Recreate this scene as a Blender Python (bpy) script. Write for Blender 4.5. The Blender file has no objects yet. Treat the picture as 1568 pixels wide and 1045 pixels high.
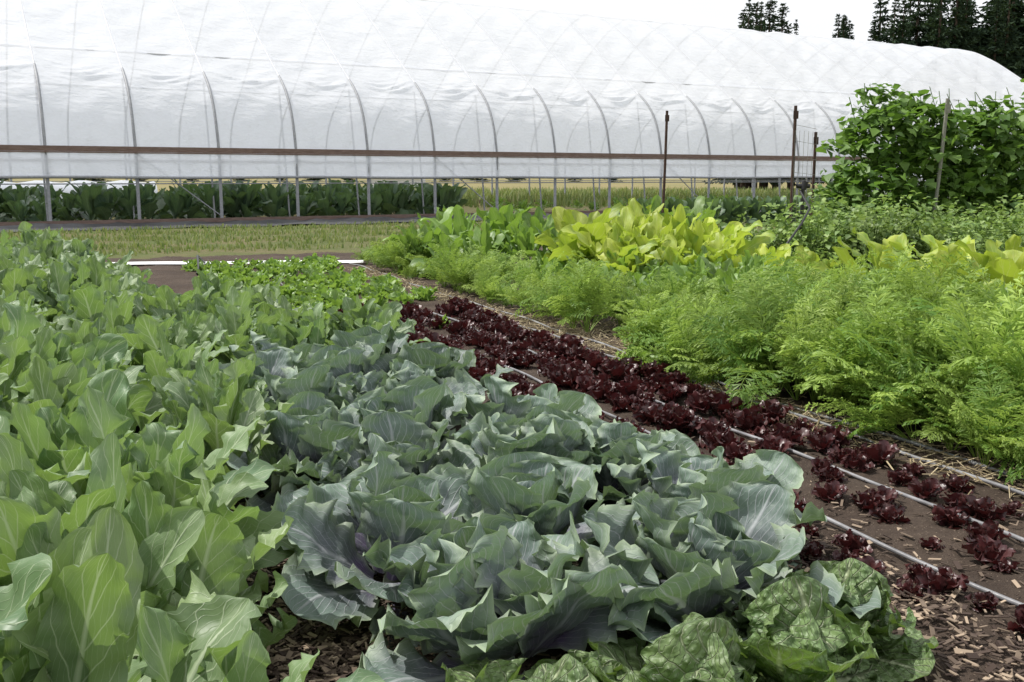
import bpy, math, random
import numpy as np
from mathutils import Vector
R = np.random.RandomState(7)
random.seed(7)
scene = bpy.context.scene
pi = math.pi

# ------------------------------------------------------------ mesh helpers
class Buf:
    def __init__(s): s.v=[];s.f=[];s.uv=[];s.t=[];s.m=[];s.n=0
    def add(s, v, f, uv=None, tint=0.5, mat=0):
        v=np.asarray(v,float); k=len(v)
        s.v.append(v)
        f=np.asarray(f,int)+s.n
        s.f.extend(f.tolist()); s.m.extend([mat]*len(f))
        s.uv.append(np.zeros((k,2)) if uv is None else np.asarray(uv,float))
        s.t.append(np.full(k,tint) if np.isscalar(tint) else np.asarray(tint,float))
        s.n+=k
    def mesh(s,name,mats,smooth=True):
        me=bpy.data.meshes.new(name)
        V=np.concatenate(s.v); me.from_pydata(V.tolist(),[],s.f)
        UV=np.concatenate(s.uv); T=np.concatenate(s.t)
        li=np.zeros(len(me.loops),int); me.loops.foreach_get('vertex_index',li)
        ul=me.uv_layers.new(name='UVMap'); ul.data.foreach_set('uv',UV[li].ravel())
        at=me.attributes.new('tint','FLOAT','POINT'); at.data.foreach_set('value',T)
        for m in (mats if isinstance(mats,(list,tuple)) else [mats]): me.materials.append(m)
        me.polygons.foreach_set('material_index',s.m)
        me.polygons.foreach_set('use_smooth',[smooth]*len(me.polygons))
        me.update()
        return me

def obj(name,me,parent=None,loc=(0,0,0),rot=(0,0,0),sc=1.0):
    o=bpy.data.objects.new(name,me); scene.collection.objects.link(o)
    o.location=loc; o.rotation_euler=rot
    o.scale=(sc,sc,sc) if np.isscalar(sc) else sc
    if parent: o.parent=parent
    return o
def empty(name):
    o=bpy.data.objects.new(name,None); scene.collection.objects.link(o); return o

def tube(B,pts,r,n=6,tint=0.5,mat=0):
    P=np.asarray(pts,float); N=len(P)
    T=np.gradient(P,axis=0); T/=np.linalg.norm(T,axis=1)[:,None]+1e-9
    up=np.array([0,0,1.]) if abs(T[:,2]).mean()<.9 else np.array([0,1.,0])
    S=np.cross(T,up); S/=np.linalg.norm(S,axis=1)[:,None]+1e-9
    U=np.cross(S,T)
    a=np.linspace(0,2*pi,n,endpoint=False)
    rr=np.full(N,r) if np.isscalar(r) else np.asarray(r)
    V=P[:,None,:]+rr[:,None,None]*(np.cos(a)[None,:,None]*S[:,None,:]+np.sin(a)[None,:,None]*U[:,None,:])
    F=[]
    for i in range(N-1):
        for j in range(n):
            k=(j+1)%n; F.append((i*n+j,i*n+k,(i+1)*n+k,(i+1)*n+j))
    B.add(V.reshape(-1,3),F,None,tint,mat)

def box(B,o,ax,ay,az,tint=.5,mat=0):
    o,ax,ay,az=[np.asarray(q,float) for q in (o,ax,ay,az)]
    V=[o,o+ax,o+ax+ay,o+ay,o+az,o+ax+az,o+ax+ay+az,o+ay+az]
    B.add(V,[(0,3,2,1),(4,5,6,7),(0,1,5,4),(1,2,6,5),(2,3,7,6),(3,0,4,7)],None,tint,mat)

gridcache={}
def gridfaces(nv,nu):
    if (nv,nu) not in gridcache:
        i,j=np.meshgrid(np.arange(nv-1),np.arange(nu-1),indexing='ij')
        a=(i*nu+j).ravel()
        gridcache[(nv,nu)]=np.stack([a,a+1,a+nu+1,a+nu],1)
    return gridcache[(nv,nu)]

# widest point, petiole end, petiole width, tip exponent, tip bluntness
PROF={'cabbage':(.60,.07,.16,.5,2.6),'paddle':(.60,.14,.09,.52,2.3),'chard':(.64,.34,.06,.52,2.2),'lettuce':(.72,.0,.25,.5,2.2)}
def width(t,p):
    tm,p0,pw,te,bl=PROF[p]
    x=np.clip((t-p0)/(tm-p0),0,1)
    rise=pw+(1-pw)*np.sin(x*pi/2)**1.0
    y=np.clip((t-tm)/(1-tm),0,1)
    return rise*np.clip(1-y**bl,0.0004,1)**te
def leaf(B,org,az,el,bend,L,W,prof='cabbage',nu=9,nv=13,cup=.5,ruf=.1,rf=3.,roll=0,tint=.5,pw=1.3,mat=0,wav=.05,curl=0.,tatter=.08):
    t=1-(1-np.linspace(0,1,nv))**1.45
    th=el-bend*t**pw-curl*np.clip((t-.7)/.3,0,1)**1.5
    dt=np.diff(t)*L
    r=np.concatenate([[0],np.cumsum(np.cos(th[:-1])*dt)])
    z=np.concatenate([[0],np.cumsum(np.sin(th[:-1])*dt)])
    yd=wav*L*np.sin(t*R.uniform(2,4)+R.uniform(0,6))*t
    w=W*width(t,prof)
    a=np.linspace(-1,1,nu); a=np.sign(a)*np.abs(a)**.85
    A,Tt=np.meshgrid(a,t); aa=np.abs(A)
    q1,q2,q3=R.uniform(0,6,3)
    sd=np.where(A>0,q1,q2)
    Wt=w[:,None]*(1+tatter*aa*(np.sin(2*pi*rf*1.3*Tt+sd)+.6*np.sin(2*pi*rf*3.3*Tt+sd*3)+.4*np.sin(2*pi*rf*5.7*Tt+sd*5)))
    c=max(cup,.06); phi=c*A
    lat=Wt*np.sin(phi)/c; off=Wt*(1-np.cos(phi))/c
    ru=aa**2.4*(np.sin(2*pi*rf*Tt+sd*2)+.6*np.sin(2*pi*rf*2.3*Tt+sd*4.3))+.4*aa**5*np.sin(2*pi*rf*3.9*Tt+sd*7)
    ru=ru*ruf*W+.35*ruf*W*np.sin(2*pi*(Tt*2.3+A*.7)+q3)*Tt
    ru+=.05*W*np.sin(2*pi*(Tt*6-aa*2.2)+q3)*aa*(1-aa)*2
    env=np.clip(w/W*1.2,0,1)[:,None]
    off=off+ru*env
    cr,sr=math.cos(roll),math.sin(roll)
    lat2=lat*cr-off*sr; off2=off*cr+lat*sr
    nx=-np.sin(th)[:,None]; nz=np.cos(th)[:,None]
    x=r[:,None]+nx*off2; y=lat2+yd[:,None]; zz=z[:,None]+nz*off2
    ca,sa=math.cos(az),math.sin(az)
    V=np.stack([x*ca-y*sa+org[0],x*sa+y*ca+org[1],zz+org[2]],-1).reshape(-1,3)
    uv=np.stack([A*.5+.5,Tt],-1).reshape(-1,2)
    B.add(V,gridfaces(nv,nu),uv,tint,mat)

# ------------------------------------------------------------ materials
def newmat(name):
    m=bpy.data.materials.new(name); m.use_nodes=True
    nt=m.node_tree; nt.nodes.clear(); return m,nt
class N:
    def __init__(s,nt): s.nt=nt
    def n(s,t,**k):
        x=s.nt.nodes.new(t)
        for a,b in k.items(): setattr(x,a,b)
        return x
    def l(s,a,b): s.nt.links.new(a,b)
    def math(s,op,a,b=None,c=None,clamp=False):
        x=s.n('ShaderNodeMath',operation=op); x.use_clamp=clamp
        for i,q in enumerate((a,b,c)):
            if q is None: continue
            if isinstance(q,(int,float)): x.inputs[i].default_value=q
            else: s.l(q,x.inputs[i])
        return x.outputs[0]
    def mix(s,f,a,b,bt='MIX'):
        x=s.n('ShaderNodeMix',data_type='RGBA',blend_type=bt)
        for i,q in ((0,f),(6,a),(7,b)):
            if isinstance(q,(int,float)): x.inputs[i].default_value=q
            elif isinstance(q,tuple): x.inputs[i].default_value=(*q,1) if len(q)==3 else q
            else: s.l(q,x.inputs[i])
        return x.outputs[2]
    def noise(s,scale,detail=4,vec=None,rough=.5):
        x=s.n('ShaderNodeTexNoise'); x.inputs['Scale'].default_value=scale
        x.inputs['Detail'].default_value=detail; x.inputs['Roughness'].default_value=rough
        if vec is not None: s.l(vec,x.inputs['Vector'])
        return x.outputs[0]
    def ramp(s,f,lo,hi):
        x=s.n('ShaderNodeMapRange'); s.l(f,x.inputs[0]); x.inputs[1].default_value=lo; x.inputs[2].default_value=hi
        return x.outputs[0]

def leaf_mat(name,cA,cB,vein=(.3,.36,.2),vs=.6,basec=None,rough=.42,tr=.33,nlat=8,fan=.33,bump=.3,crinkle=0,trc=None,obv=.35,spec=.5,edge=None,ribw0=.13,latw=.09,hi=None,fine=False):
    m,nt=newmat(name); g=N(nt)
    uv=g.n('ShaderNodeUVMap').outputs[0]
    sp=g.n('ShaderNodeSeparateXYZ'); g.l(uv,sp.inputs[0]); U,V=sp.outputs[0],sp.outputs[1]
    a=g.math('ABSOLUTE',g.math('MULTIPLY_ADD',U,2,-1))
    ribw=g.math('MULTIPLY_ADD',V,-ribw0*.8,ribw0)
    rib=g.math('SUBTRACT',1,g.math('DIVIDE',a,ribw),clamp=True)
    ribb=g.math('POWER',rib,.45)
    tex=g.n('ShaderNodeTexCoord').outputs['Object']
    n9=g.noise(9,3,tex,.6)
    q=g.math('SUBTRACT',g.math('MULTIPLY',V,nlat),g.math('MULTIPLY',g.math('POWER',a,.8),nlat*fan))
    q=g.math('ADD',q,g.math('MULTIPLY',n9,.9))
    fr=g.math('ABSOLUTE',g.math('SUBTRACT',g.math('FRACT',q),.5))
    lat=g.math('SUBTRACT',1,g.math('DIVIDE',fr,g.math('MULTIPLY_ADD',a,-latw*.7,latw)),clamp=True)
    lat=g.math('POWER',lat,.6)
    veins=g.math('MAXIMUM',ribb,g.math('MULTIPLY',lat,.85))
    if fine:
        q2=g.math('ADD',g.math('MULTIPLY',a,7),g.math('ADD',g.math('MULTIPLY',V,5),g.math('MULTIPLY',n9,5)))
        f2=g.math('ABSOLUTE',g.math('SUBTRACT',g.math('FRACT',q2),.5))
        l2=g.math('SUBTRACT',1,g.math('DIVIDE',f2,.08),clamp=True)
        veins=g.math('MAXIMUM',veins,g.math('MULTIPLY',l2,.32))
    tint=g.n('ShaderNodeAttribute',attribute_name='tint').outputs['Fac']
    col=g.mix(tint,cA,cB)
    n2=g.ramp(n9,.38,.66)
    hc=hi or (cB[0]*1.35+.01,cB[1]*1.2+.01,cB[2]*1.2)
    col=g.mix(g.math('MULTIPLY',n2,.45),col,hc)
    if basec: 
        f=g.math('MULTIPLY',g.math('SUBTRACT',1,g.math('MULTIPLY',V,1.15),clamp=True),basec[3])
        col=g.mix(g.math('MULTIPLY',f,g.math('ADD',n2,.5),clamp=True),col,basec[:3])
    if edge:
        col=g.mix(g.math('MULTIPLY',g.math('POWER',a,5),edge[3]),col,edge[:3])
    oi=g.n('ShaderNodeObjectInfo').outputs['Random']
    br=g.math('MULTIPLY_ADD',oi,obv,1-obv*.5)
    mul=g.n('ShaderNodeVectorMath',operation='SCALE'); g.l(col,mul.inputs[0]); g.l(br,mul.inputs['Scale'])
    col=g.mix(g.math('MULTIPLY',veins,vs),mul.outputs[0],vein)
    P=g.n('ShaderNodeBsdfPrincipled'); g.l(col,P.inputs['Base Color'])
    rr=g.math('MULTIPLY_ADD',n9,.3,rough-.12); g.l(rr,P.inputs['Roughness'])
    P.inputs['Specular IOR Level'].default_value=spec
    if bump>0:
        h=g.math('MULTIPLY',veins,-1)
        if crinkle:
            v2=g.n('ShaderNodeTexVoronoi'); v2.inputs['Scale'].default_value=crinkle; g.l(tex,v2.inputs['Vector'])
            v2.feature='SMOOTH_F1'
            h=g.math('ADD',h,g.math('MULTIPLY',v2.outputs[0],-2.2))
        if fine: h=g.math('ADD',h,g.math('MULTIPLY',g.noise(30,2,tex),1.0))
        bp=g.n('ShaderNodeBump'); bp.inputs['Strength'].default_value=bump; bp.inputs['Distance'].default_value=.012
        g.l(h,bp.inputs['Height']); g.l(bp.outputs[0],P.inputs['Normal'])
    T=g.n('ShaderNodeBsdfTranslucent')
    tc=g.mix(.75,col,trc) if trc else g.mix(.35,col,(.3,.5,.05))
    tc=g.mix(g.math('MULTIPLY',veins,.6),tc,g.mix(.6,tc,vein))
    g.l(tc,T.inputs[0])
    mx=g.n('ShaderNodeMixShader'); mx.inputs[0].default_value=tr
    g.l(P.outputs[0],mx.inputs[1]); g.l(T.outputs[0],mx.inputs[2])
    out=g.n('ShaderNodeOutputMaterial'); g.l(mx.outputs[0],out.inputs[0])
    return m

def simple(name,cA,cB,scale=8,rough=.6,metal=0,bump=.2,tintmix=False,spec=.4,stretch=None):
    m,nt=newmat(name); g=N(nt)
    tex=g.n('ShaderNodeTexCoord').outputs['Object']
    if stretch:
        mp=g.n('ShaderNodeMapping'); mp.inputs['Scale'].default_value=stretch; g.l(tex,mp.inputs[0]); tex=mp.outputs[0]
    n1=g.noise(scale,4,tex,.6); f=g.ramp(n1,.3,.7)
    if tintmix: f=g.n('ShaderNodeAttribute',attribute_name='tint').outputs['Fac']
    col=g.mix(f,cA,cB)
    P=g.n('ShaderNodeBsdfPrincipled'); g.l(col,P.inputs['Base Color'])
    P.inputs['Roughness'].default_value=rough; P.inputs['Metallic'].default_value=metal
    P.inputs['Specular IOR Level'].default_value=spec
    if not tintmix:
        bp=g.n('ShaderNodeBump'); bp.inputs['Strength'].default_value=bump; bp.inputs['Distance'].default_value=.02
        g.l(n1,bp.inputs['Height']); g.l(bp.outputs[0],P.inputs['Normal'])
    o=g.n('ShaderNodeOutputMaterial'); g.l(P.outputs[0],o.inputs[0]); return m

def foliage(name,cA,cB,tr=.3,trc=(.25,.45,.04),rough=.5,spec=.4):
    m,nt=newmat(name); g=N(nt)
    tint=g.n('ShaderNodeAttribute',attribute_name='tint').outputs['Fac']
    col=g.mix(tint,cA,cB)
    oi=g.n('ShaderNodeObjectInfo').outputs['Random']
    mul=g.n('ShaderNodeVectorMath',operation='SCALE'); g.l(col,mul.inputs[0]); g.l(g.math('MULTIPLY_ADD',oi,.4,.8),mul.inputs['Scale'])
    col=mul.outputs[0]
    P=g.n('ShaderNodeBsdfPrincipled'); g.l(col,P.inputs['Base Color']); P.inputs['Roughness'].default_value=rough
    P.inputs['Specular IOR Level'].default_value=spec
    T=g.n('ShaderNodeBsdfTranslucent'); g.l(g.mix(.4,col,trc),T.inputs[0])
    mx=g.n('ShaderNodeMixShader'); mx.inputs[0].default_value=tr
    g.l(P.outputs[0],mx.inputs[1]); g.l(T.outputs[0],mx.inputs[2])
    o=g.n('ShaderNodeOutputMaterial'); g.l(mx.outputs[0],o.inputs[0]); return m

M_redcab=leaf_mat('red_cabbage_leaf',(.085,.125,.120),(.155,.215,.160),vein=(.42,.44,.46),vs=.7,basec=(.13,.095,.19,1.0),rough=.48,tr=.2,nlat=7,fan=.8,bump=.35,trc=(.20,.34,.08),edge=(.36,.45,.27,.6),spec=.42,hi=(.22,.30,.25),fine=True,latw=.10)
M_savoy=leaf_mat('savoy_cabbage_leaf',(.085,.15,.055),(.145,.22,.085),vein=(.46,.52,.32),vs=.9,rough=.45,tr=.22,nlat=6,fan=.55,bump=1.0,crinkle=36,trc=(.3,.5,.05),fine=True,latw=.11,ribw0=.16)
M_caul=leaf_mat('cauliflower_leaf',(.075,.15,.075),(.215,.30,.125),vein=(.48,.56,.38),vs=.8,rough=.46,tr=.28,nlat=8,fan=.28,bump=.35,trc=(.30,.48,.07),spec=.48,hi=(.28,.36,.20),fine=True,latw=.075,ribw0=.16)
M_collard=leaf_mat('dark_kale_leaf',(.04,.085,.055),(.09,.15,.075),vein=(.2,.27,.16),vs=.5,rough=.5,tr=.25,nlat=8,bump=0)
M_chard=leaf_mat('yellow_squash_leaf',(.14,.25,.04),(.39,.46,.07),vein=(.5,.52,.2),vs=.5,rough=.5,tr=.36,nlat=6,trc=(.48,.65,.05),obv=.5,bump=0)
M_greenleaf=leaf_mat('beet_leaf',(.065,.145,.035),(.17,.28,.06),vein=(.35,.42,.18),vs=.5,rough=.48,tr=.32,nlat=7,trc=(.3,.5,.05),bump=0,obv=.5)
M_redlet=leaf_mat('red_lettuce_leaf',(.026,.011,.012),(.058,.016,.018),vein=(.10,.035,.04),vs=.4,rough=.36,tr=.10,trc=(.15,.018,.018),spec=.42,obv=.5,bump=0)
M_grlet=leaf_mat('green_lettuce_leaf',(.075,.165,.03),(.19,.31,.065),vein=(.36,.45,.2),vs=.3,rough=.45,tr=.32,trc=(.34,.55,.06),bump=0,obv=.5)
M_carrot=foliage('carrot_frond',(.09,.19,.03),(.33,.45,.10),tr=.40,trc=(.50,.68,.09),spec=.3)
M_bean=foliage('bean_leaf',(.06,.13,.025),(.16,.27,.05),tr=.33,trc=(.25,.48,.04))
M_tom=foliage('tomato_leaf',(.10,.18,.045),(.26,.36,.10),tr=.32,trc=(.35,.52,.08))
M_grass=foliage('grass_blade',(.09,.15,.03),(.25,.26,.10),tr=.3,trc=(.3,.42,.08),rough=.6)
M_conifer=foliage('conifer_needles',(.014,.028,.018),(.045,.072,.038),tr=.05,rough=.8,spec=.1)
M_bark=simple('bark',(.05,.035,.025),(.1,.075,.055),6,.9)
M_wood=simple('weathered_wood',(.13,.085,.07),(.24,.17,.14),5,.8,stretch=(1,1,8))
M_steel=simple('galvanised_steel',(.25,.26,.28),(.36,.37,.39),12,.6,metal=0.)
M_roofsteel=simple('roof_bow_steel',(.50,.51,.53),(.58,.59,.61),12,.6)
M_post=simple('rusty_post',(.035,.022,.018),(.09,.05,.035),20,.7,metal=.2)
M_tpost=simple('grey_pole',(.16,.16,.13),(.25,.25,.2),20,.7)
M_drip=simple('drip_line',(.10,.10,.105),(.27,.27,.28),7,.34,spec=.7)
M_black=simple('weed_fabric',(.012,.012,.014),(.035,.035,.037),3,.55)
M_chip=simple('wood_chip',(.045,.028,.02),(.40,.31,.22),30,.8,tintmix=True)
M_straw=simple('straw',(.2,.15,.08),(.5,.42,.27),30,.7,tintmix=True)
M_white=simple('row_cover_fabric',(.7,.72,.74),(.82,.83,.84),3,.8,bump=.5)
M_blackhose=simple('black_hose',(.01,.01,.01),(.025,.025,.025),3,.4)

def soil_mat():
    m,nt=newmat('garden_soil'); g=N(nt)
    tex=g.n('ShaderNodeTexCoord').outputs['Object']
    a=g.ramp(g.noise(1.3,5,tex,.6),.35,.65); nb=g.noise(25,6,tex,.75); b=g.ramp(nb,.35,.7)
    col=g.mix(a,(.055,.040,.030),(.098,.073,.055)); col=g.mix(b,g.mix(.5,col,(.03,.02,.016)),col)
    vo=g.n('ShaderNodeTexVoronoi'); vo.inputs['Scale'].default_value=60; g.l(tex,vo.inputs['Vector'])
    col=g.mix(g.math('MULTIPLY',g.math('LESS_THAN',vo.outputs[0],.17),.4),col,(.3,.24,.18))
    P=g.n('ShaderNodeBsdfPrincipled'); g.l(col,P.inputs['Base Color']); P.inputs['Roughness'].default_value=.9; P.inputs['Specular IOR Level'].default_value=.2
    bp=g.n('ShaderNodeBump'); bp.inputs['Strength'].default_value=.9; bp.inputs['Distance'].default_value=.03
    g.l(nb,bp.inputs['Height']); g.l(bp.outputs[0],P.inputs['Normal'])
    o=g.n('ShaderNodeOutputMaterial'); g.l(P.outputs[0],o.inputs[0]); return m
M_soil=soil_mat()
def field_mat(name,c1,c2,c3,sc):
    m,nt=newmat(name); g=N(nt)
    tex=g.n('ShaderNodeTexCoord').outputs['Object']
    a=g.ramp(g.noise(sc,5,tex,.6),.4,.6); nb=g.noise(sc*30,6,tex,.7); b=g.ramp(nb,.3,.7)
    col=g.mix(a,c1,c2); col=g.mix(b,col,c3)
    P=g.n('ShaderNodeBsdfPrincipled'); g.l(col,P.inputs['Base Color']); P.inputs['Roughness'].default_value=.95; P.inputs['Specular IOR Level'].default_value=.1
    bp=g.n('ShaderNodeBump'); bp.inputs['Strength'].default_value=.6; bp.inputs['Distance'].default_value=.05
    g.l(nb,bp.inputs['Height']); g.l(bp.outputs[0],P.inputs['Normal'])
    o=g.n('ShaderNodeOutputMaterial'); g.l(P.outputs[0],o.inputs[0]); return m
M_field=field_mat('dry_field',(.27,.21,.11),(.20,.19,.085),(.16,.15,.065),.08)
M_grassg=field_mat('mown_grass_ground',(.10,.125,.045),(.17,.135,.08),(.08,.095,.035),.6)

def film_mat():
    m,nt=newmat('greenhouse_film'); g=N(nt)
    tex=g.n('ShaderNodeTexCoord').outputs['Object']
    mp=g.n('ShaderNodeMapping'); mp.inputs['Rotation'].default_value=(0,0,math.radians(-29.3)); mp.inputs['Scale'].default_value=(.45,1,1.4); g.l(tex,mp.inputs[0])
    n1=g.noise(1.5,4,mp.outputs[0],.55)
    bp=g.n('ShaderNodeBump'); bp.inputs['Strength'].default_value=.7; bp.inputs['Distance'].default_value=.2; g.l(n1,bp.inputs['Height'])
    D=g.n('ShaderNodeBsdfPrincipled'); D.inputs['Base Color'].default_value=(.89,.91,.95,1); D.inputs['Roughness'].default_value=.34
    g.l(bp.outputs[0],D.inputs['Normal'])
    T=g.n('ShaderNodeBsdfTranslucent'); T.inputs[0].default_value=(.87,.91,1.0,1); g.l(bp.outputs[0],T.inputs['Normal'])
    X=g.n('ShaderNodeBsdfTransparent'); X.inputs[0].default_value=(.95,.97,1,1)
    a=g.n('ShaderNodeMixShader'); a.inputs[0].default_value=.45; g.l(D.outputs[0],a.inputs[1]); g.l(T.outputs[0],a.inputs[2])
    b=g.n('ShaderNodeMixShader'); b.inputs[0].default_value=.17; g.l(a.outputs[0],b.inputs[1]); g.l(X.outputs[0],b.inputs[2])
    o=g.n('ShaderNodeOutputMaterial'); g.l(b.outputs[0],o.inputs[0]); return m
M_film=film_mat()

# ------------------------------------------------------------ coordinates
DX,DY=-.391,.921     # crop row direction
EX,EY=.921,.391      # across rows
def RC(o,s,z=0): return (o*EX+s*DX, o*EY+s*DY, z)
def G(t,s,z): return (-14+.872*t-.489*s, 27.3+.489*t+.872*s, z)

# ------------------------------------------------------------ ground
B=Buf(); S=1500
n=40; xs=np.linspace(-S,S,n); X,Y=np.meshgrid(xs,xs)
B.add(np.stack([X,Y,np.full_like(X,-.03)],-1).reshape(-1,3),gridfaces(n,n))
obj('ground',B.mesh('ground',M_field))
B=Buf()
no,ns=400,420
oo=np.linspace(-9,13,no); ss=np.linspace(-.5,18.5,ns); O,Sg=np.meshgrid(oo,ss)
Z=.012+.010*np.sin(O*7+np.sin(Sg*1.3))+.006*np.sin(Sg*11+O*5)+.014*R.rand(ns,no)+.004
Z=np.clip(Z,-.005,1)
edge=(O<-8.9)|(O>12.9)|(Sg<-.4)|(Sg>18.4); Z[edge]=-.03
B.add(np.stack([O*EX+Sg*DX,O*EY+Sg*DY,Z],-1).reshape(-1,3),gridfaces(ns,no))
obj('garden_soil',B.mesh('garden_soil',M_soil))
B=Buf()
n1,n2=90,24
T_,S_=np.meshgrid(np.linspace(-16,60,n1),np.linspace(-16,-2.3,n2))
P=np.array([G(a,b,.020+.01*R.rand()-.04*(b<-12.5)) for a,b in zip(T_.ravel(),S_.ravel())])
B.add(P,gridfaces(n2,n1))
obj('grass_path',B.mesh('grass_path',M_grassg))
def blades(name,pts,hmin,hmax,mat,w=.012):
    k=len(pts); az=R.uniform(0,2*pi,k); h=R.uniform(hmin,hmax,k); ln=R.uniform(0,.7,k)*h
    c,s=np.cos(az),np.sin(az); w=w*R.uniform(.6,1.4,k)
    p=np.asarray(pts)
    a=p+np.stack([-s*w,c*w,0*w],1); b=p+np.stack([s*w,-c*w,0*w],1)
    m1=p+np.stack([c*ln*.35,s*ln*.35,h*.6],1)
    m2=m1+np.stack([s*w,-c*w,0*w],1)*.7; m1=m1-np.stack([s*w,-c*w,0*w],1)*.7
    tp=p+np.stack([c*ln,s*ln,h],1)
    V=np.stack([a,b,m2,m1,tp],1).reshape(-1,3)
    i=np.arange(k)*5
    B=Buf()
    t=np.repeat(R.rand(k),5)
    B.add(V,np.stack([i,i+1,i+2,i+3],1),None,t)
    B.f.extend(np.stack([i+3,i+2,i+4],1).tolist()); B.m.extend([0]*k)
    return obj(name,B.mesh(name,mat))
pts=[]
for i in range(36000):
    t=R.uniform(-4,34); s=R.uniform(-12,-2.2)
    if math.sin(t*1.3+s*2)+math.sin(s*3.1-t*.7)+R.normal()*.8<-.2: continue
    pts.append(G(t,s,.02))
blades('grass',pts,.04,.14,M_grass,.018)

B=Buf(); n1,n2=160,10
T_,S_=np.meshgrid(np.linspace(-14,52,n1),np.linspace(-2.6,-.12,n2))
P=np.array([G(a,b+ .12*math.sin(a*1.7)*(b<-2.2),.045+.05*max(0,math.sin(a*2.1+b*3))*R.rand()+.10*(b>-.7)*R.rand()) for a,b in zip(T_.ravel(),S_.ravel())])
B.add(P,gridfaces(n2,n1)); obj('weed_fabric',B.mesh('weed_fabric',M_black))

# ------------------------------------------------------------ greenhouse
GH=empty('hoop_greenhouse')
pp=np.array([(0,2.19),(.12,2.8),(.35,3.45),(.75,4.0),(1.3,4.45),(2.2,5.05),(3.6,5.95),(5,6.9),(6.4,7.8),(7.8,8.5),(9,8.8)])
dd=np.concatenate([[0],np.cumsum(np.linalg.norm(np.diff(pp,axis=0),axis=1))])
uu=np.linspace(0,dd[-1],40)
ps=np.interp(uu,dd,pp[:,0]); pz=np.interp(uu,dd,pp[:,1])
for _ in range(2):
    ps[1:-1]=(ps[:-2]+2*ps[1:-1]+ps[2:])/4; pz[1:-1]=(pz[:-2]+2*pz[1:-1]+pz[2:])/4
fs=np.concatenate([ps,18-ps[::-1][1:]]); fz=np.concatenate([pz,pz[::-1][1:]])
T0=1.3; DT=2.36; K0=-6; K1=21
tl,tr_=T0+K0*DT,T0+K1*DT
nt_=(K1-K0)*18+1
tt=np.linspace(tl,tr_,nt_)
n_s=np.gradient(fz); n_z=-np.gradient(fs); ln=np.hypot(n_s,n_z); n_s,n_z=-n_s/ln,-n_z/ln
np_=len(fs)
arc=np.concatenate([[0],np.cumsum(np.hypot(np.diff(fs),np.diff(fz)))])
fa=np.unique(np.concatenate([arc,np.arange(1.8,3.6,.06)])); ffs=np.interp(fa,arc,fs); ffz=np.interp(fa,arc,fz)
fns=np.interp(fa,arc,n_s); fnz=np.interp(fa,arc,n_z); nf=len(fa)
A_,T_=np.meshgrid(np.arange(nf),tt)
bay=np.abs(np.sin((T_-T0)/DT*pi))
al=fa[A_]; al2=np.minimum(al,fa[-1]-al)
ph=np.floor((T_-T0)/DT)
sc=2.80-.45*bay+.10*np.sin(ph*5)
disp=-.07*bay*np.clip(al2/1.5,0,1)
for kk in range(5):
    disp+= .085*np.exp(-((al2-sc-kk*.17-.07*np.sin(T_*3+kk*2+ph*1.3))/.06)**2)*(bay**.5)*(1-.16*kk)*(.6+.4*np.sin(T_*1.9+kk*1.7+ph*2.1))
disp+= .03*np.sin(al*2.2+T_*2.6+ph*1.7)*bay+.02*np.sin(al*4.3-T_*4.1+ph)*bay
ds_=ffs[A_]+fns[A_]*disp; dz_=ffz[A_]+fnz[A_]*disp
P=np.stack([-14+.872*T_-.489*ds_,27.3+.489*T_+.872*ds_,dz_],-1).reshape(-1,3)
B=Buf(); B.add(P,gridfaces(nt_,nf)); obj('film_cover',B.mesh('film_cover',M_film),GH)
B=Buf()
for k in range(K0,K1+1):
    t=T0+k*DT
    am=np.minimum(arc,arc[-1]-arc)
    off=np.interp(am,[0,2.4,3.2,12],[.012,.010,-.024,-.029])
    path=[G(t,fs[i]+n_s[i]*off[i],fz[i]+n_z[i]*off[i]) for i in range(np_)]
    c1=[i for i in range(np_) if arc[i]<3.1]; c2=[i for i in range(np_) if arc[i]>arc[-1]-3.1]
    tube(B,[path[i] for i in c1],.042,6); tube(B,[path[i] for i in c2],.042,6)
    tube(B,path[c1[-1]:c2[0]+1],.032,6,.5,1)
    for s in (0.0,18.0): tube(B,[G(t,s,0),G(t,s,1.1),G(t,s,2.2)],.05,8)
    tube(B,[G(t,.9,0),G(t,1.1,1.5),G(t,1.6,4.3)],.03,6)
for i in (14,39,64):
    tube(B,[G(tl,fs[i]-n_s[i]*.1,fz[i]-n_z[i]*.1),G(tr_,fs[i]-n_s[i]*.1,fz[i]-n_z[i]*.1)],.03,6,.5,1)
obj('bows',B.mesh('bows',[M_steel,M_roofsteel]),GH)
B=Buf()
u=np.array([.872,.489,0]); nrm=np.array([-.489,.872,0])
for s0 in (-.09,18.05):
    for z0,h,th in ((2.12,.15,.04),(2.08,.035,.05)):
        box(B,np.array(G(tl,s0,z0)),u*(tr_-tl),nrm*th,(0,0,h))
    box(B,np.array(G(tl,s0,0)),u*(tr_-tl),nrm*.045,(0,0,.2))
obj('hip_and_base_boards',B.mesh('boards',M_wood,False),GH)
B=Buf()
for s0 in (-.1,18.1):
    xs=np.linspace(tl,tr_,140)
    tube(B,[G(a,s0-.02,1.40+.012*math.sin(a*.9)) for a in xs],.04,8)
    tube(B,[G(a,s0+.10,1.22) for a in (tl,tr_)],.02,6)
for k in range(K0,K1):
    t=T0+k*DT
    if k%4==1: tube(B,[G(t,.02,2.1),G(t+DT,.02,.25)],.018,6)
obj('roll_up_pipes',B.mesh('pipes',M_steel),GH)
B=Buf()
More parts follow.
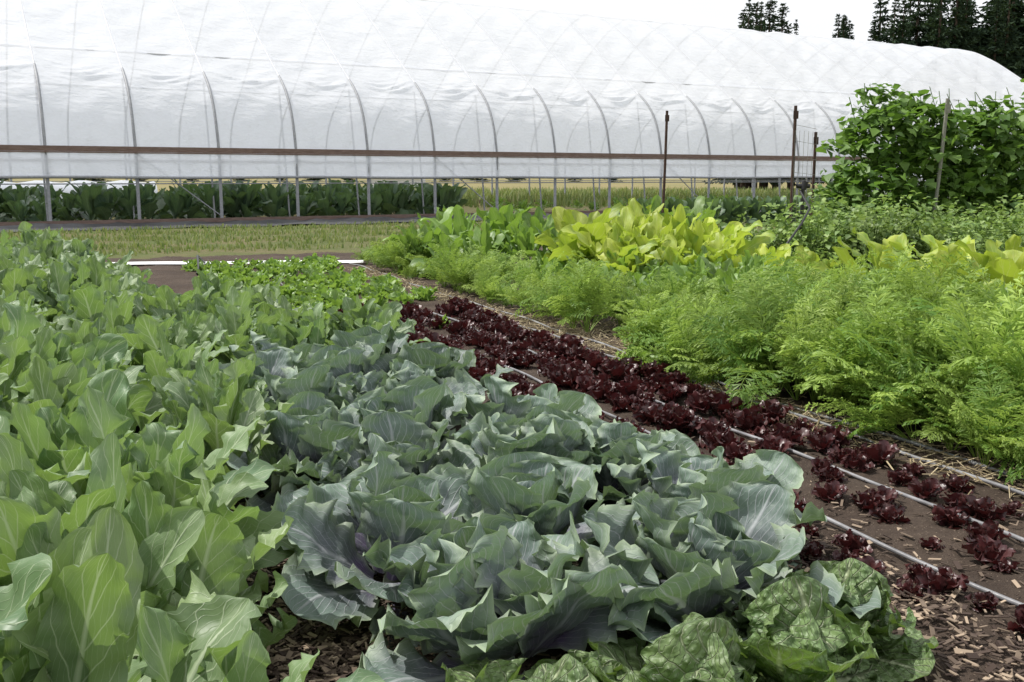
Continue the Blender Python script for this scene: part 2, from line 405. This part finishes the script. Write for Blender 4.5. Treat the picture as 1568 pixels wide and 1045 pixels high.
for s0 in (-.06,18.06):
    n1=(K1-K0)*10+1; n2=8
    T_,Z_=np.meshgrid(np.linspace(tl,tr_,n1),np.linspace(1.38,2.14,n2))
    S_=s0+.02*np.sin(T_*7)*np.sin((Z_-1.38)*4)+.02*np.sin(T_*2.3+Z_*5)
    B.add(np.stack([-14+.872*T_-.489*S_,27.3+.489*T_+.872*S_,Z_],-1).reshape(-1,3),gridfaces(n2,n1))
obj('side_curtain',B.mesh('side_curtain',M_film),GH)
B=Buf()
for te in (tl,tr_):
    nn=len(fs)
    base=np.array([G(te,s,2.19) for s in fs]); top=np.array([G(te,fs[i],fz[i]) for i in range(nn)])
    B.add(np.concatenate([base,top]),[(i,i+1,nn+i+1,nn+i) for i in range(nn-1)])
    B.add([G(te,0,.02),G(te,18,.02),G(te,18,2.19),G(te,0,2.19)],[(0,1,2,3)])
obj('gable_film',B.mesh('gable_film',M_film,False),GH)
B=Buf()
for te in (tl,tr_):
    for s in (3,6,7.6,10.4,12,15):
        zt=np.interp(s,fs,fz); tube(B,[G(te,s,0),G(te,s,zt-.05)],.04,6)
    tube(B,[G(te,0,2.3),G(te,18,2.3)],.04,6); tube(B,[G(te,7.6,2.9),G(te,10.4,2.9)],.04,6)
obj('gable_frame',B.mesh('gable_frame',M_steel),GH)

# ------------------------------------------------------------ plants
def cabbage_mesh(name,mat,seed,savoy=False):
    global R
    R=np.random.RandomState(seed); B=Buf()
    # n, elevation, bend, length, half width, cup, ruffle, curl
    rings=[(4,84,-1.6,.16,.10,1.6,.02,-.3),(4,80,-.9,.20,.12,1.4,.05,0),(5,70,-.35,.27,.14,1.0,.09,.2),(5,58,0,.33,.155,.75,.11,.4),(5,40,.1,.36,.16,.55,.12,.5),(5,20,.2,.36,.155,.4,.13,.4),(3,4,.15,.32,.13,.35,.12,.2)]
    if savoy: rings=[(5,90,-2.4,.25,.17,1.6,.02,-.5),(5,84,-1.9,.29,.18,1.3,.04,-.2),(5,68,-1.2,.32,.18,1.0,.06,.1),(6,38,.1,.34,.165,.5,.10,.3),(5,14,.3,.34,.155,.4,.11,.3)]
    for ri,(n,el,bd,L,W,cup,ruf,curl) in enumerate(rings):
        a0=R.uniform(0,6)
        for i in range(n):
            az=a0+2*pi*i/n+R.normal()*.3
            rad=.012+.011*ri
            leaf(B,(rad*math.cos(az),rad*math.sin(az),.15-.02*ri),az,math.radians(el+R.normal()*(6 if savoy else 10)),bd+R.normal()*.2,
                 L*R.uniform(.78,1.14),W*R.uniform(.85,1.12),'cabbage',19,30,cup*R.uniform(.4,1.4),ruf*R.uniform(.7,1.6),R.uniform(2.6,4.4),R.normal()*.28,np.clip(R.rand()*.6+.08*ri,0,1),curl=curl*R.uniform(-.9,2.0),tatter=.035)
    tube(B,[(0,0,-.02),(0,0,.15)],.025,8,.5)
    return B.mesh(name,mat)
redc=[cabbage_mesh('red_cabbage_%d'%i,M_redcab,20+i) for i in range(6)]
savc=[cabbage_mesh('savoy_cabbage_%d'%i,M_savoy,40+i,True) for i in range(3)]

def paddle_mesh(name,mat,seed,n=16,L=.5,W=.105,el=(88,35),prof='paddle',stem=.16,bend=.45,nv=14,nu=9,ruf=.16,cup=.45,Ls=.6,tatter=.05,rf=(1.8,3.6)):
    global R
    R=np.random.RandomState(seed); B=Buf()
    for i in range(n):
        f=i/(n-1); az=i*2.4+R.normal()*.3
        e=math.radians(el[0]+(el[1]-el[0])*f+R.normal()*9)
        l=L*(Ls+(1-Ls)*math.sin(pi*min(1,f*.8+.15)))*R.uniform(.75,1.2)
        leaf(B,(.02*math.cos(az),.02*math.sin(az),stem*(1-f)+.02),az,e,bend*(.4+f)+R.normal()*.25,l,W*R.uniform(.7,1.2)*(.65+.4*f),prof,nu,nv,cup*R.uniform(.3,1.7),ruf*R.uniform(.5,1.6),R.uniform(*rf),R.normal()*.45,np.clip(R.normal()*.34+.5,0,1),curl=R.uniform(-.5,1.2),tatter=tatter)
    tube(B,[(0,0,-.02),(0,0,stem)],[.018,.012],6,.5)
    return B.mesh(name,mat)
caul=[paddle_mesh('cauliflower_%d'%i,M_caul,60+i,24,.44,.095,(90,30),nv=26,nu=13,ruf=.24,Ls=.5,stem=.16,tatter=.06,bend=.3,rf=(2.4,4.4)) for i in range(8)]
kale=[paddle_mesh('kale_%d'%i,M_collard,70+i,16,.5,.10,nv=10,nu=5) for i in range(3)]
chard=[paddle_mesh('squash_%d'%i,M_chard,80+i,24,.72,.145,(88,25),'chard',.05,.75,nv=14,nu=9,ruf=.3,tatter=.09) for i in range(3)]
beet=[paddle_mesh('beet_%d'%i,M_greenleaf,90+i,26,.48,.065,(88,22),'chard',.05,.7,nv=13,nu=7,ruf=.32,tatter=.1) for i in range(3)]
redl=[paddle_mesh('red_lettuce_%d'%i,M_redlet,100+i,20,.115,.04,(85,15),'lettuce',.02,.3,nv=9,nu=7,ruf=.4,cup=.6,tatter=.12) for i in range(4)]
grl=[paddle_mesh('green_lettuce_%d'%i,M_grlet,110+i,16,.16,.056,(80,15),'lettuce',.02,.4,nv=9,nu=7,ruf=.35,cup=.5,tatter=.1) for i in range(3)]

def carrot_mesh(name,seed,nf=13):
    global R
    R=np.random.RandomState(seed); B=Buf()
    for i in range(nf):
        az=R.uniform(0,2*pi); el=math.radians(R.uniform(48,88)); bend=R.uniform(.2,1.6); L=R.uniform(.34,.66)
        m=15; t=np.linspace(0,1,m); th=el-bend*t**1.7
        r=np.concatenate([[0],np.cumsum(np.cos(th[:-1]))])*L/(m-1); z=np.concatenate([[0],np.cumsum(np.sin(th[:-1]))])*L/(m-1)
        ca,sa=math.cos(az),math.sin(az)
        C=np.stack([r*ca,r*sa,z],1)
        tube(B,C,np.linspace(.0035,.0012,m),3,.7)
        tw=R.uniform(-.6,.6); V=[]
        tb=np.clip(R.normal()*.32+.5,0,1)
        for q in range(5,m):
            T=np.array([math.cos(th[q])*ca,math.cos(th[q])*sa,math.sin(th[q])])
            Sd=np.array([-sa,ca,0]); Nn=np.cross(T,Sd); Sd=Sd*math.cos(tw)+Nn*math.sin(tw)
            pl=.14*L/.5*(1-((q-5)/(m-5))**1.3)+.018
            for sg in (-1,1):
                d=Sd*sg*.8+T*.6+R.normal(size=3)*.08; d/=np.linalg.norm(d)
                d2=np.cross(d,np.cross(d,T)); d2=-d2/np.linalg.norm(d2)
                nl=max(3,int(pl/.017))
                for j in range(1,nl+1):
                    fp=j/nl; base=C[q]+d*pl*fp+np.array([0,0,-.02*fp*fp])
                    ll=.036*(1-.55*fp)
                    for s2 in (-1,1):
                        dv=d*.75+d2*s2*.7+R.normal(size=3)*.2; dv/=np.linalg.norm(dv)
                        wv=np.cross(dv,Nn+R.normal(size=3)*.35); wv*=.0050/np.linalg.norm(wv)
                        b0=C[q]+d*pl*(fp-1/nl)
                        V+= [b0,base+dv*ll*.5-wv,base+dv*ll,base+dv*ll*.4+wv]
        V=np.array(V); k=len(V)//4
        ii=np.arange(k)*4
        B.add(V,np.stack([ii,ii+1,ii+2,ii+3],1),None,np.repeat(np.clip(tb+R.normal(size=k)*.10,0,1),4))
    return B.mesh(name,M_carrot,False)
car=[carrot_mesh('carrot_%d'%i,130+i) for i in range(5)]

R=np.random.RandomState(11)
def leafmass(n,sampler,size,seed):
    """many small folded leaves spread through a volume"""
    global R
    R=np.random.RandomState(seed)
    B=Buf(); V=[];T=[]
    for i in range(n):
        p,outw=sampler()
        s=size*R.uniform(.5,1.35)
        az=math.atan2(outw[1],outw[0])+R.normal()*.9; el=R.uniform(-1.0,.5)
        d=np.array([math.cos(az)*math.cos(el),math.sin(az)*math.cos(el),math.sin(el)])
        sd=np.cross(d,np.array([0,0,1.])+R.normal(size=3)*.35); sd/=np.linalg.norm(sd)
        nn=np.cross(sd,d)
        V+=[p,p+d*s*.35+sd*s*.48+nn*.12*s,p+d*s*.8+sd*s*.22+nn*.05*s,p+d*s*1.05-nn*.12*s,p+d*s*.8-sd*s*.22+nn*.05*s,p+d*s*.35-sd*s*.48+nn*.12*s,p+d*s*.5]
        T+=[R.rand()]*7
    V=np.array(V); i=np.arange(n)*7
    F=np.concatenate([np.stack([i,i+1,i+2,i+6],1),np.stack([i+6,i+2,i+3,i+4],1),np.stack([i,i+6,i+4,i+5],1)])
    B.add(V,F,None,np.array(T))
    return B

# --- cabbages
R=np.random.RandomState(5)
k=0
for (o,s,c) in [(1.0,2.42,1.1),(1.68,2.38,1.15),(.86,3.02,1.1),(1.42,2.98,1.15),(1.98,2.95,1.0),(1.0,3.62,1.1),(1.6,3.58,1.15),(2.0,3.6,.9),(.76,4.2,1.05),(1.3,4.2,1.15),(1.85,4.2,1.05),(.9,4.85,1.1),(1.5,4.8,1.1),(.75,5.45,1.0),(1.25,5.45,1.1),(1.8,5.3,1.1),(1.05,6.0,1.1),(1.6,5.95,1.1)]:
    o+=R.normal()*.04; s+=R.normal()*.04
    obj('red_cabbage',redc[k%6],None,RC(o,s,.01),(R.normal()*.12,R.normal()*.12,R.uniform(0,6)),c*R.uniform(.97,1.1)); k+=1
for (o,s,c) in [(.9,1.92,.8),(1.25,1.84,.9),(1.62,1.95,.84),(1.92,2.15,.75)]:
    obj('savoy_cabbage',savc[k%3],None,RC(o,s,.0),(R.normal()*.06,R.normal()*.06,R.uniform(0,6)),c); k+=1

def bed(name,meshes,pos,part,sc=(.85,1.15),tilt=.08):
    e=empty(name)
    for i,(o,s,c) in enumerate(pos):
        obj(part,meshes[R.randint(len(meshes))],e,RC(o,s,.005),(R.normal()*tilt,R.normal()*tilt,R.uniform(0,6.3)),c*R.uniform(*sc))
    return e
def infr(o,s,m=1.2):
    x,y,_=RC(o,s); return y>0.6 and abs(x)<y*.53+m
pos=[]
for o in np.arange(-.02,-7,-.5):
    for s in np.arange(1.95,14.6 if o<-.4 else 12.4,.44):
        if infr(o,s,.8): pos.append((o+R.normal()*.08,s+R.normal()*.08,1.38 if s<4.5 else 1.2))
for s in (2.0,2.55): pos.append((.2,s,1.0))
for s in np.arange(4.3,10.6,.42): pos.append((.42+R.normal()*.06,s,1.0))
for s in np.arange(6.5,9.0,.42): pos.append((.9+R.normal()*.08,s,1.0))
for s in np.arange(6.5,8.3,.42): pos.append((1.35+R.normal()*.08,s,.95))
for s in np.arange(6.5,7.2,.42): pos.append((1.8+R.normal()*.08,s,.9))
bed('cauliflower_bed',caul,pos,'cauliflower',(.78,1.18),.18)

pos=[]
for o in (2.42,2.56,2.88,3.02,3.32,3.48):
    for s in np.arange(2.0,9.9,.16):
        if s<3.9 and R.rand()<.35: continue
        c=.68 if s<3.0 else (.82 if s<4.4 else 1.0)
        if R.rand()<.14: continue
        pos.append((o+R.normal()*.03,s+R.normal()*.035,c))
bed('red_lettuce_bed',redl,pos,'red_lettuce',(.6,1.2))
pos=[]
for o in np.arange(1.5,3.6,.28):
    for s in np.arange(10.3 if o>2.3 else 9.2,15.8,.3):
        if R.rand()<.2: continue
        pos.append((o+R.normal()*.05,s+R.normal()*.05,1.0))
for (o,s) in [(2.55,3.95),(3.72,5.9),(3.66,6.2),(3.75,6.4),(2.4,4.3),(2.95,8.6)]: pos.append((o,s,.9))
bed('green_lettuce_bed',grl,pos,'green_lettuce',(.6,1.2))

pos=[]
for o in np.arange(3.98,5.8,.19):
    for s in np.arange(2.2,6.7,.19):
        if not infr(o,s,.8): continue
        c=1.1+.22*math.sin(o*3.1+s*1.7)+.14*math.sin(s*4.3-o*2)
        if o<4.1: c*=.9
        pos.append((o+R.normal()*.06,s+R.normal()*.06,c))
for o in np.arange(4.9,5.8,.25):
    for s in np.arange(6.8,8.2,.25): pos.append((o+R.normal()*.06,s+R.normal()*.06,.85))
for o in np.arange(4.1,4.9,.27):
    for s in np.arange(7.8,16,.34):
        if R.rand()<.3: continue
        pos.append((o+R.normal()*.08,s+R.normal()*.08,.85+.25*math.sin(s*2+o)))
bed('carrot_bed',car,pos,'carrot',(.7,1.2),.22)

pos=[]
for o in np.arange(6.0,7.0,.4):
    for s in np.arange(5.2,11,.4):
        if infr(o,s): pos.append((o+R.normal()*.08,s+R.normal()*.08,1.0))
for o in np.arange(5.2,6.0,.35):
    for s in np.arange(8.2,12,.4): pos.append((o+R.normal()*.08,s+R.normal()*.08,.85))
bed('beet_bed',beet,pos,'beet')
e=empty('yellow_squash_patch')
for (x,y,c) in [(.85,12.9,1.1),(1.3,12.6,1.2),(1.8,12.5,1.2),(2.3,12.8,1.1),(1.0,13.5,1.2),(1.6,13.5,1.3),(2.2,13.6,1.25),(2.8,13.4,1.0),(1.3,11.8,.95),(1.9,11.7,.95),(1.6,12.1,1.0),(2.6,12.2,.9),(3.2,12.4,.8),(3.4,11.6,.75),
                (3.7,9.6,.9),(4.1,9.2,1.0),(4.6,9.4,1.05),(5.1,9.4,1.05),(5.6,9.8,1.0),(3.9,10.1,1.0),(4.5,10.2,1.05),(5.2,10.4,1.0),(4.2,8.6,.8),(4.8,8.7,.85),(5.9,10.4,1.0)]:
    obj('squash_plant',chard[R.randint(3)],e,(x+R.normal()*.05,y,0),(R.normal()*.12,R.normal()*.12,R.uniform(0,6)),c*R.uniform(.9,1.15))

def ell(rx,ry,rz,lump=.25):
    ph=R.uniform(0,6,4)
    def f():
        d=R.normal(size=3); d[2]=abs(d[2])*.9; d/=np.linalg.norm(d)
        lr=1+lump*math.sin(3*math.atan2(d[1],d[0])+ph[0])*math.sin(4*d[2]+ph[1])+lump*.6*math.sin(7*math.atan2(d[1],d[0])+ph[2])
        r=R.uniform(.45,1.05)**.6*lr
        return np.array([d[0]*rx*r,d[1]*ry*r,max(.03,d[2]*rz*r)]),d
    return f
toms=[]
for i in range(3):
    B_=leafmass(2400,ell(.75,.7,.9,.35),.085,200+i)
    for j in range(14):
        a=R.uniform(0,6); tube(B_,[(0,0,0),(.2*math.cos(a),.2*math.sin(a),.4),(.5*math.cos(a),.5*math.sin(a),.75)],.01,4,.3)
    toms.append(B_.mesh('tomato_bush_%d'%i,M_tom))
for (x,y,c) in [(3.9,15.6,.85),(4.6,15.2,.9),(5.4,15.0,1.0),(6.1,15.3,.95),(5.2,16.4,1.0),(6.4,16.6,1.05),(7.2,15.6,.9),(8.2,15.6,1.0),(9.1,16.2,1.05),(8.4,16.8,1.0),(10.2,17,1.0),(7.4,17.2,.9),(6.9,13.8,.7),(7.8,14,.75)]:
    obj('tomato_plant',toms[R.randint(3)],None,(x,y,0),(0,0,R.uniform(0,6)),c*R.uniform(.85,1.1))
e=empty('celery_patch')
for (x,y,c) in [(-1.2,15.4,1.25),(-.7,15.0,1.3),(-.1,15.2,1.35),(.4,15.0,1.3),(-1.4,14.6,1.0),(-.4,14.3,1.05),(.2,14.2,1.1),(.7,14.3,1.1),(-.9,14.0,.9),(-.2,16,1.3),(-1,16.2,1.3),(.8,15.8,1.25),(3.3,18.5,1.4),(2.6,18.8,1.4)]:
    obj('celery_plant',beet[R.randint(3)],e,(x,y,0),(0,0,R.uniform(0,6)),c*1.45)

def bean_s():
    while True:
        x=R.uniform(0,9); top=2.72+.24*math.sin(x*1.3+1)+.2*math.sin(x*4.1)+.12*math.sin(x*9)
        top*=min(1,.45+x*.8)
        z=R.rand()**.8*top
        y=R.normal()*.40*(1.2-z/top*.5)+.12*math.sin(x*3)*math.sin(z*4)
        if math.sin(x*6.3+z*5)+math.sin(z*7-x*3)<-1.2: continue
        return np.array([x*EX-y*EY,x*EY+y*EX,z]),np.array([EY*np.sign(y+.001),-EX,0.3])
B_=leafmass(13500,bean_s,.18,300)
for j in range(110):
    x=R.uniform(.2,8.9); x1=x+R.normal()*.2; h=R.uniform(2.3,3.1)
    pts=[np.array([xx*EX,xx*EY,zz]) for xx,zz in ((x,0),(x+.06,h*.35),((x+x1)/2,h*.6),(x1,h*.85),(x1+R.normal()*.2,h))]
    tube(B_,pts,.007,4,.6)
obj('pole_bean_vine',B_.mesh('pole_bean_vine',M_bean),None,(5.75,17.9,0))
e=empty('bean_trellis')
for (x,y,zt,lean,mm) in [(5.45,19.6,2.76,.0,0),(6.1,20.4,2.3,.0,0),(3.65,24,2.95,.05,0),(7.55,17.7,2.75,.15,1)]:
    B=Buf(); tube(B,[(x-lean,y,-.02),(x-lean*.3,y,zt*.6),(x,y,zt)],.032 if mm==0 else .033,6)
    B.add([(x-.05,y-.04,zt-.25),(x+.05,y-.04,zt-.25),(x+.05,y-.04,zt-.1),(x-.05,y-.04,zt-.1)],[(0,1,2,3)])
    obj('stake',B.mesh('stake',M_post if mm==0 else M_tpost),e)
B=Buf()
for z in np.arange(.3,2.6,.3):
    tube(B,[(5.45,19.55,z),(6.1,20.3,z-.05)],.004,3)
for a in np.linspace(0,1,6): tube(B,[(5.45+.65*a,19.55+.75*a,.2),(5.45+.65*a,19.55+.75*a,2.3)],.004,3)
obj('netting',B.mesh('netting',M_tpost),e)
B=Buf()
tube(B,[(4.45,15.4,0),(4.45,15.4,1.2),(4.45,15.4,1.26)],.03,8)
tube(B,[(4.35,15.4,1.27),(4.55,15.4,1.27)],.035,8); tube(B,[(4.45,15.4,1.22),(4.48,15.4,1.34)],.05,8)
tube(B,[(4.4,15.38,1.2),(4.42,14.9,.95),(4.2,14.5,.75),(3.9,14.2,.45),(3.7,13.9,.05),(3.2,13.8,.03)],.018,6)
obj('water_standpipe',B.mesh('water_standpipe',M_blackhose))

for o,sa,sb in [(2.70,.8,9.6),(3.16,.8,9.6),(3.68,1.2,9.0),(3.84,1.2,15.8),(2.3,10,15.5),(2.95,9.6,15.5)]:
    B=Buf(); xs=np.linspace(sa,sb,70); p=R.uniform(0,6)
    tube(B,[RC(o+.03*math.sin(x*1.1+p)+.012*math.sin(x*3.1+p),x,.042+.008*math.sin(x*4+p)) for x in xs],.0095,8)
    obj('drip_line',B.mesh('drip_line',M_drip))
B=Buf()
xs=np.linspace(-6.5,-2.4,40); V=[]
for x in xs:
    y=16.0+.12*(x+4)+.05*math.sin(x*3); V+=[(x,y-.10,.045),(x,y-.04,.075),(x,y+.04,.075),(x,y+.10,.045)]
B.add(V,gridfaces(len(xs),4))
obj('layflat_header_hose',B.mesh('hose',M_white))
B=Buf(); tube(B,[(-4.9,15.9,.05),(-4.8,15.2,.22),(-4.6,14.6,.1),(-4.5,14.2,.04)],.018,6); obj('black_supply_hose',B.mesh('bh',M_blackhose))

def chips(name,pts,mat,lmin,lmax,wr,pw=1.8):
    B=Buf()
    for p in pts:
        L=lmin+(lmax-lmin)*R.rand()**1.5; w=L*R.uniform(*wr); az=R.uniform(0,pi); tl_=R.normal()*.25
        a=np.array([math.cos(az)*math.cos(tl_),math.sin(az)*math.cos(tl_),math.sin(tl_)])
        b=np.array([-math.sin(az),math.cos(az),R.normal()*.25]); c=np.cross(a,b)
        box(B,np.array(p)-a*L/2,a*L,b*w,c*.003,R.rand()**pw)
    obj(name,B.mesh(name,mat,False))
pts=[]
for i in range(12000):
    s=R.uniform(.9,5); o=R.normal(.52,.22); pts.append(RC(o,s,.035+.012*R.rand()))
for i in range(3500):
    s=R.uniform(.8,4); o=R.uniform(.9,2.5); pts.append(RC(o,s,.035+.01*R.rand()))
for i in range(2000):
    s=R.uniform(.8,3.2); o=R.normal(2.3,.25); pts.append(RC(o,s,.032+.01*R.rand()))
for i in range(900):
    s=R.uniform(.8,4.5); o=R.uniform(2.2,4); pts.append(RC(o,s,.032+.01*R.rand()))
chips('wood_chip_mulch',pts,M_chip,.010,.055,(.15,.4),3.0)
pts=[]
for i in range(4500):
    s=R.uniform(1,15); o=R.normal(3.78,.13); pts.append(RC(o,s,.035+.015*R.rand()))
for i in range(1400):
    s=R.uniform(6.3,9); o=R.normal(4.3,.3); pts.append(RC(o,s,.035+.015*R.rand()))
chips('straw_mulch',pts,M_straw,.03,.11,(.03,.07),1.2)

e=empty('greenhouse_kale_bed')
for s0 in (1.3,2.4,3.6,6,8.5):
    for t in np.arange(-12,15,.6):
        p=G(t+R.normal()*.1,s0+R.normal()*.1,0)
        obj('kale',kale[R.randint(3)],e,p,(0,0,R.uniform(0,6)),R.uniform(1.2,2.3))
e=empty('greenhouse_lettuce_bed')
for s0 in (1.2,4,7):
    for t in np.arange(15.5,44,1.0):
        if R.rand()<.35: continue
        obj('kale',beet[R.randint(3)],e,G(t+R.normal()*.2,s0,0),(0,0,R.uniform(0,6)),R.uniform(.8,1.3))
B=Buf(); tl2=np.linspace(-12,6,60); aa=np.linspace(0,pi,9)
V=[G(t,11-.9*math.cos(a),(1.25+.05*math.sin(t*4.2))*math.sin(a)**.6) for t in tl2 for a in aa]
B.add(V,gridfaces(60,9)); obj('row_cover_tunnel',B.mesh('row_cover_tunnel',M_white))
e=empty('blue_kale_row')
for t in np.arange(15,23,.5):
    obj('kale',kale[R.randint(3)],e,G(t,-9.0+R.normal()*.1,0),(0,0,R.uniform(0,6)),1.5)

# ------------------------------------------------------------ background
pts=[]
for i in range(14000):
    y=R.uniform(48,90); x=R.uniform(-.1,.6)*y; pts.append((x,y,-.02))
blades('tall_field_grass',pts,.25,.75,M_grass,.05)
def conifer(name,H,Rr,seed):
    global R
    R=np.random.RandomState(seed); B=Buf()
    tube(B,[(0,0,0),(0,0,H*.5),(R.normal()*.2,0,H)],[H*.017,H*.01,.02],7,.5,1)
    V=[];T=[]
    nl=int(H*3)
    for l in range(nl):
        f=(l+R.rand())/nl; z=H*(.06+.94*f); br=Rr*(1-f)**.95*R.uniform(.6,1.2)*(1-.2*math.sin(l*.7))+.1
        for b in range(7):
            az=R.uniform(0,2*pi); L=br*R.uniform(.5,1.2); dz=R.uniform(-.35,.1)
            nseg=max(2,int(L*3.2)); tb=R.rand()
            for q in range(nseg):
                g_=(q+.5)/nseg; c=np.array([math.cos(az)*L*g_,math.sin(az)*L*g_,z+dz*L*g_+.12*L*g_*g_])
                for w in range(3):
                    d=np.array([math.cos(az),math.sin(az),dz])+R.normal(size=3)*.6; d/=np.linalg.norm(d)
                    sd=np.cross(d,R.normal(size=3)); sd/=np.linalg.norm(sd); s=R.uniform(.28,.6)*(.5+.5*min(1,L/1.5))
                    V+=[c-sd*s*.25,c+d*s-sd*s*.08,c+d*s*1.1+sd*s*.1-np.array([0,0,.1*s]),c+sd*s*.25]; T+=[np.clip(tb*.6+R.rand()*.4,0,1)]*4
    V=np.array(V); i=np.arange(len(V)//4)*4
    B.add(V,np.stack([i,i+1,i+2,i+3],1),None,np.array(T),0)
    return B.mesh(name,[M_conifer,M_bark],False)
con=[conifer('conifer_%d'%i,24,[5.0,6.0,4.4,5.4][i],400+i) for i in range(4)]
R=np.random.RandomState(31)
D=120
def cx(px): return (px-784)/1524*D
tl_=[(1122,22,.8),(1135,28,.8),(1148,12,1.2),(1160,4,1.5),(1173,6,1.5),(1186,18,1.3),(1205,42,.7),
 (1263,34,.9),(1276,34,.9),(1290,40,1.0),(1303,24,1.1),(1314,30,1.0),(1326,22,1.1)]
for px in np.arange(1338,1700,10):
    tl_.append((px+R.uniform(-3,3),R.uniform(-34,26) if px<1500 else R.uniform(-80,-15),1.1))
for px,ty,c in tl_:
    h=1.4+(272-ty)/1524*D; obj('conifer_tree',con[R.randint(4)],None,(cx(px),D+R.uniform(-6,9),0),(0,0,R.uniform(0,6)),(h/24*c,h/24*c,h/24))
e=empty('distant_tree_belt')
for i in range(46):
    x=-220+i*14+R.uniform(-5,5)
    y=330+R.uniform(-10,30)
    if x/y>.1 and x/y<.6: continue
    obj('tree',con[R.randint(3)],e,(x,y,-1),(0,0,R.uniform(0,6)),R.uniform(.5,.9))
B=Buf()
box(B,(-13.5,95,0),(5,0,0),(0,4,0),(0,0,1.3)); 
B.add([(-13.8,94.7,1.3),(-8.2,94.7,1.3),(-8.2,97,2.2),(-13.8,97,2.2),(-13.8,99.3,1.3),(-8.2,99.3,1.3)],[(0,1,2,3),(3,2,5,4)])
B.add([(-12,94.99,.1),(-11,94.99,.1),(-11,94.99,1.1),(-12,94.99,1.1)],[(0,1,2,3)],None,.5,1)
obj('white_shed',B.mesh('white_shed',[M_white,M_black],False))

# ------------------------------------------------------------ light
AZ,EL=math.radians(-72),math.radians(58)
w=bpy.data.worlds.new('World'); scene.world=w; w.use_nodes=True
nt=w.node_tree; bg=nt.nodes['Background']; g=N(nt)
sk=g.n('ShaderNodeTexSky'); sk.sky_type='NISHITA'; sk.sun_disc=False
sk.sun_elevation=EL; sk.sun_rotation=AZ; sk.dust_density=5.0; sk.air_density=1.0; sk.ozone_density=1.0
tc=g.n('ShaderNodeTexCoord').outputs['Generated']
mp=g.n('ShaderNodeMapping'); mp.inputs['Scale'].default_value=(1,1,3); g.l(tc,mp.inputs[0])
cl=g.ramp(g.noise(1.8,4,mp.outputs[0],.55),.25,.6)
fac=g.math('MULTIPLY_ADD',cl,.22,.70)
g.l(g.mix(fac,sk.outputs[0],(7.8,7.9,8.1)),bg.inputs[0]); bg.inputs[1].default_value=.14
L=bpy.data.lights.new('sun','SUN'); L.energy=5.0; L.angle=math.radians(.6); L.color=(1,.96,.9)
so=bpy.data.objects.new('sun',L); scene.collection.objects.link(so)
dv=Vector((math.sin(AZ)*math.cos(EL),math.cos(AZ)*math.cos(EL),math.sin(EL)))
so.rotation_euler=dv.to_track_quat('Z','Y').to_euler()
scene.view_settings.view_transform='Standard'; scene.view_settings.look='None'; scene.view_settings.exposure=0
cam=bpy.data.cameras.new('camera'); cam.lens=35; cam.sensor_width=36; cam.clip_end=5000; cam.clip_start=.05
co=bpy.data.objects.new('camera',cam); scene.collection.objects.link(co)
co.location=(0,0,1.4); co.rotation_euler=(math.radians(90-9.33),0,0)
scene.camera=co
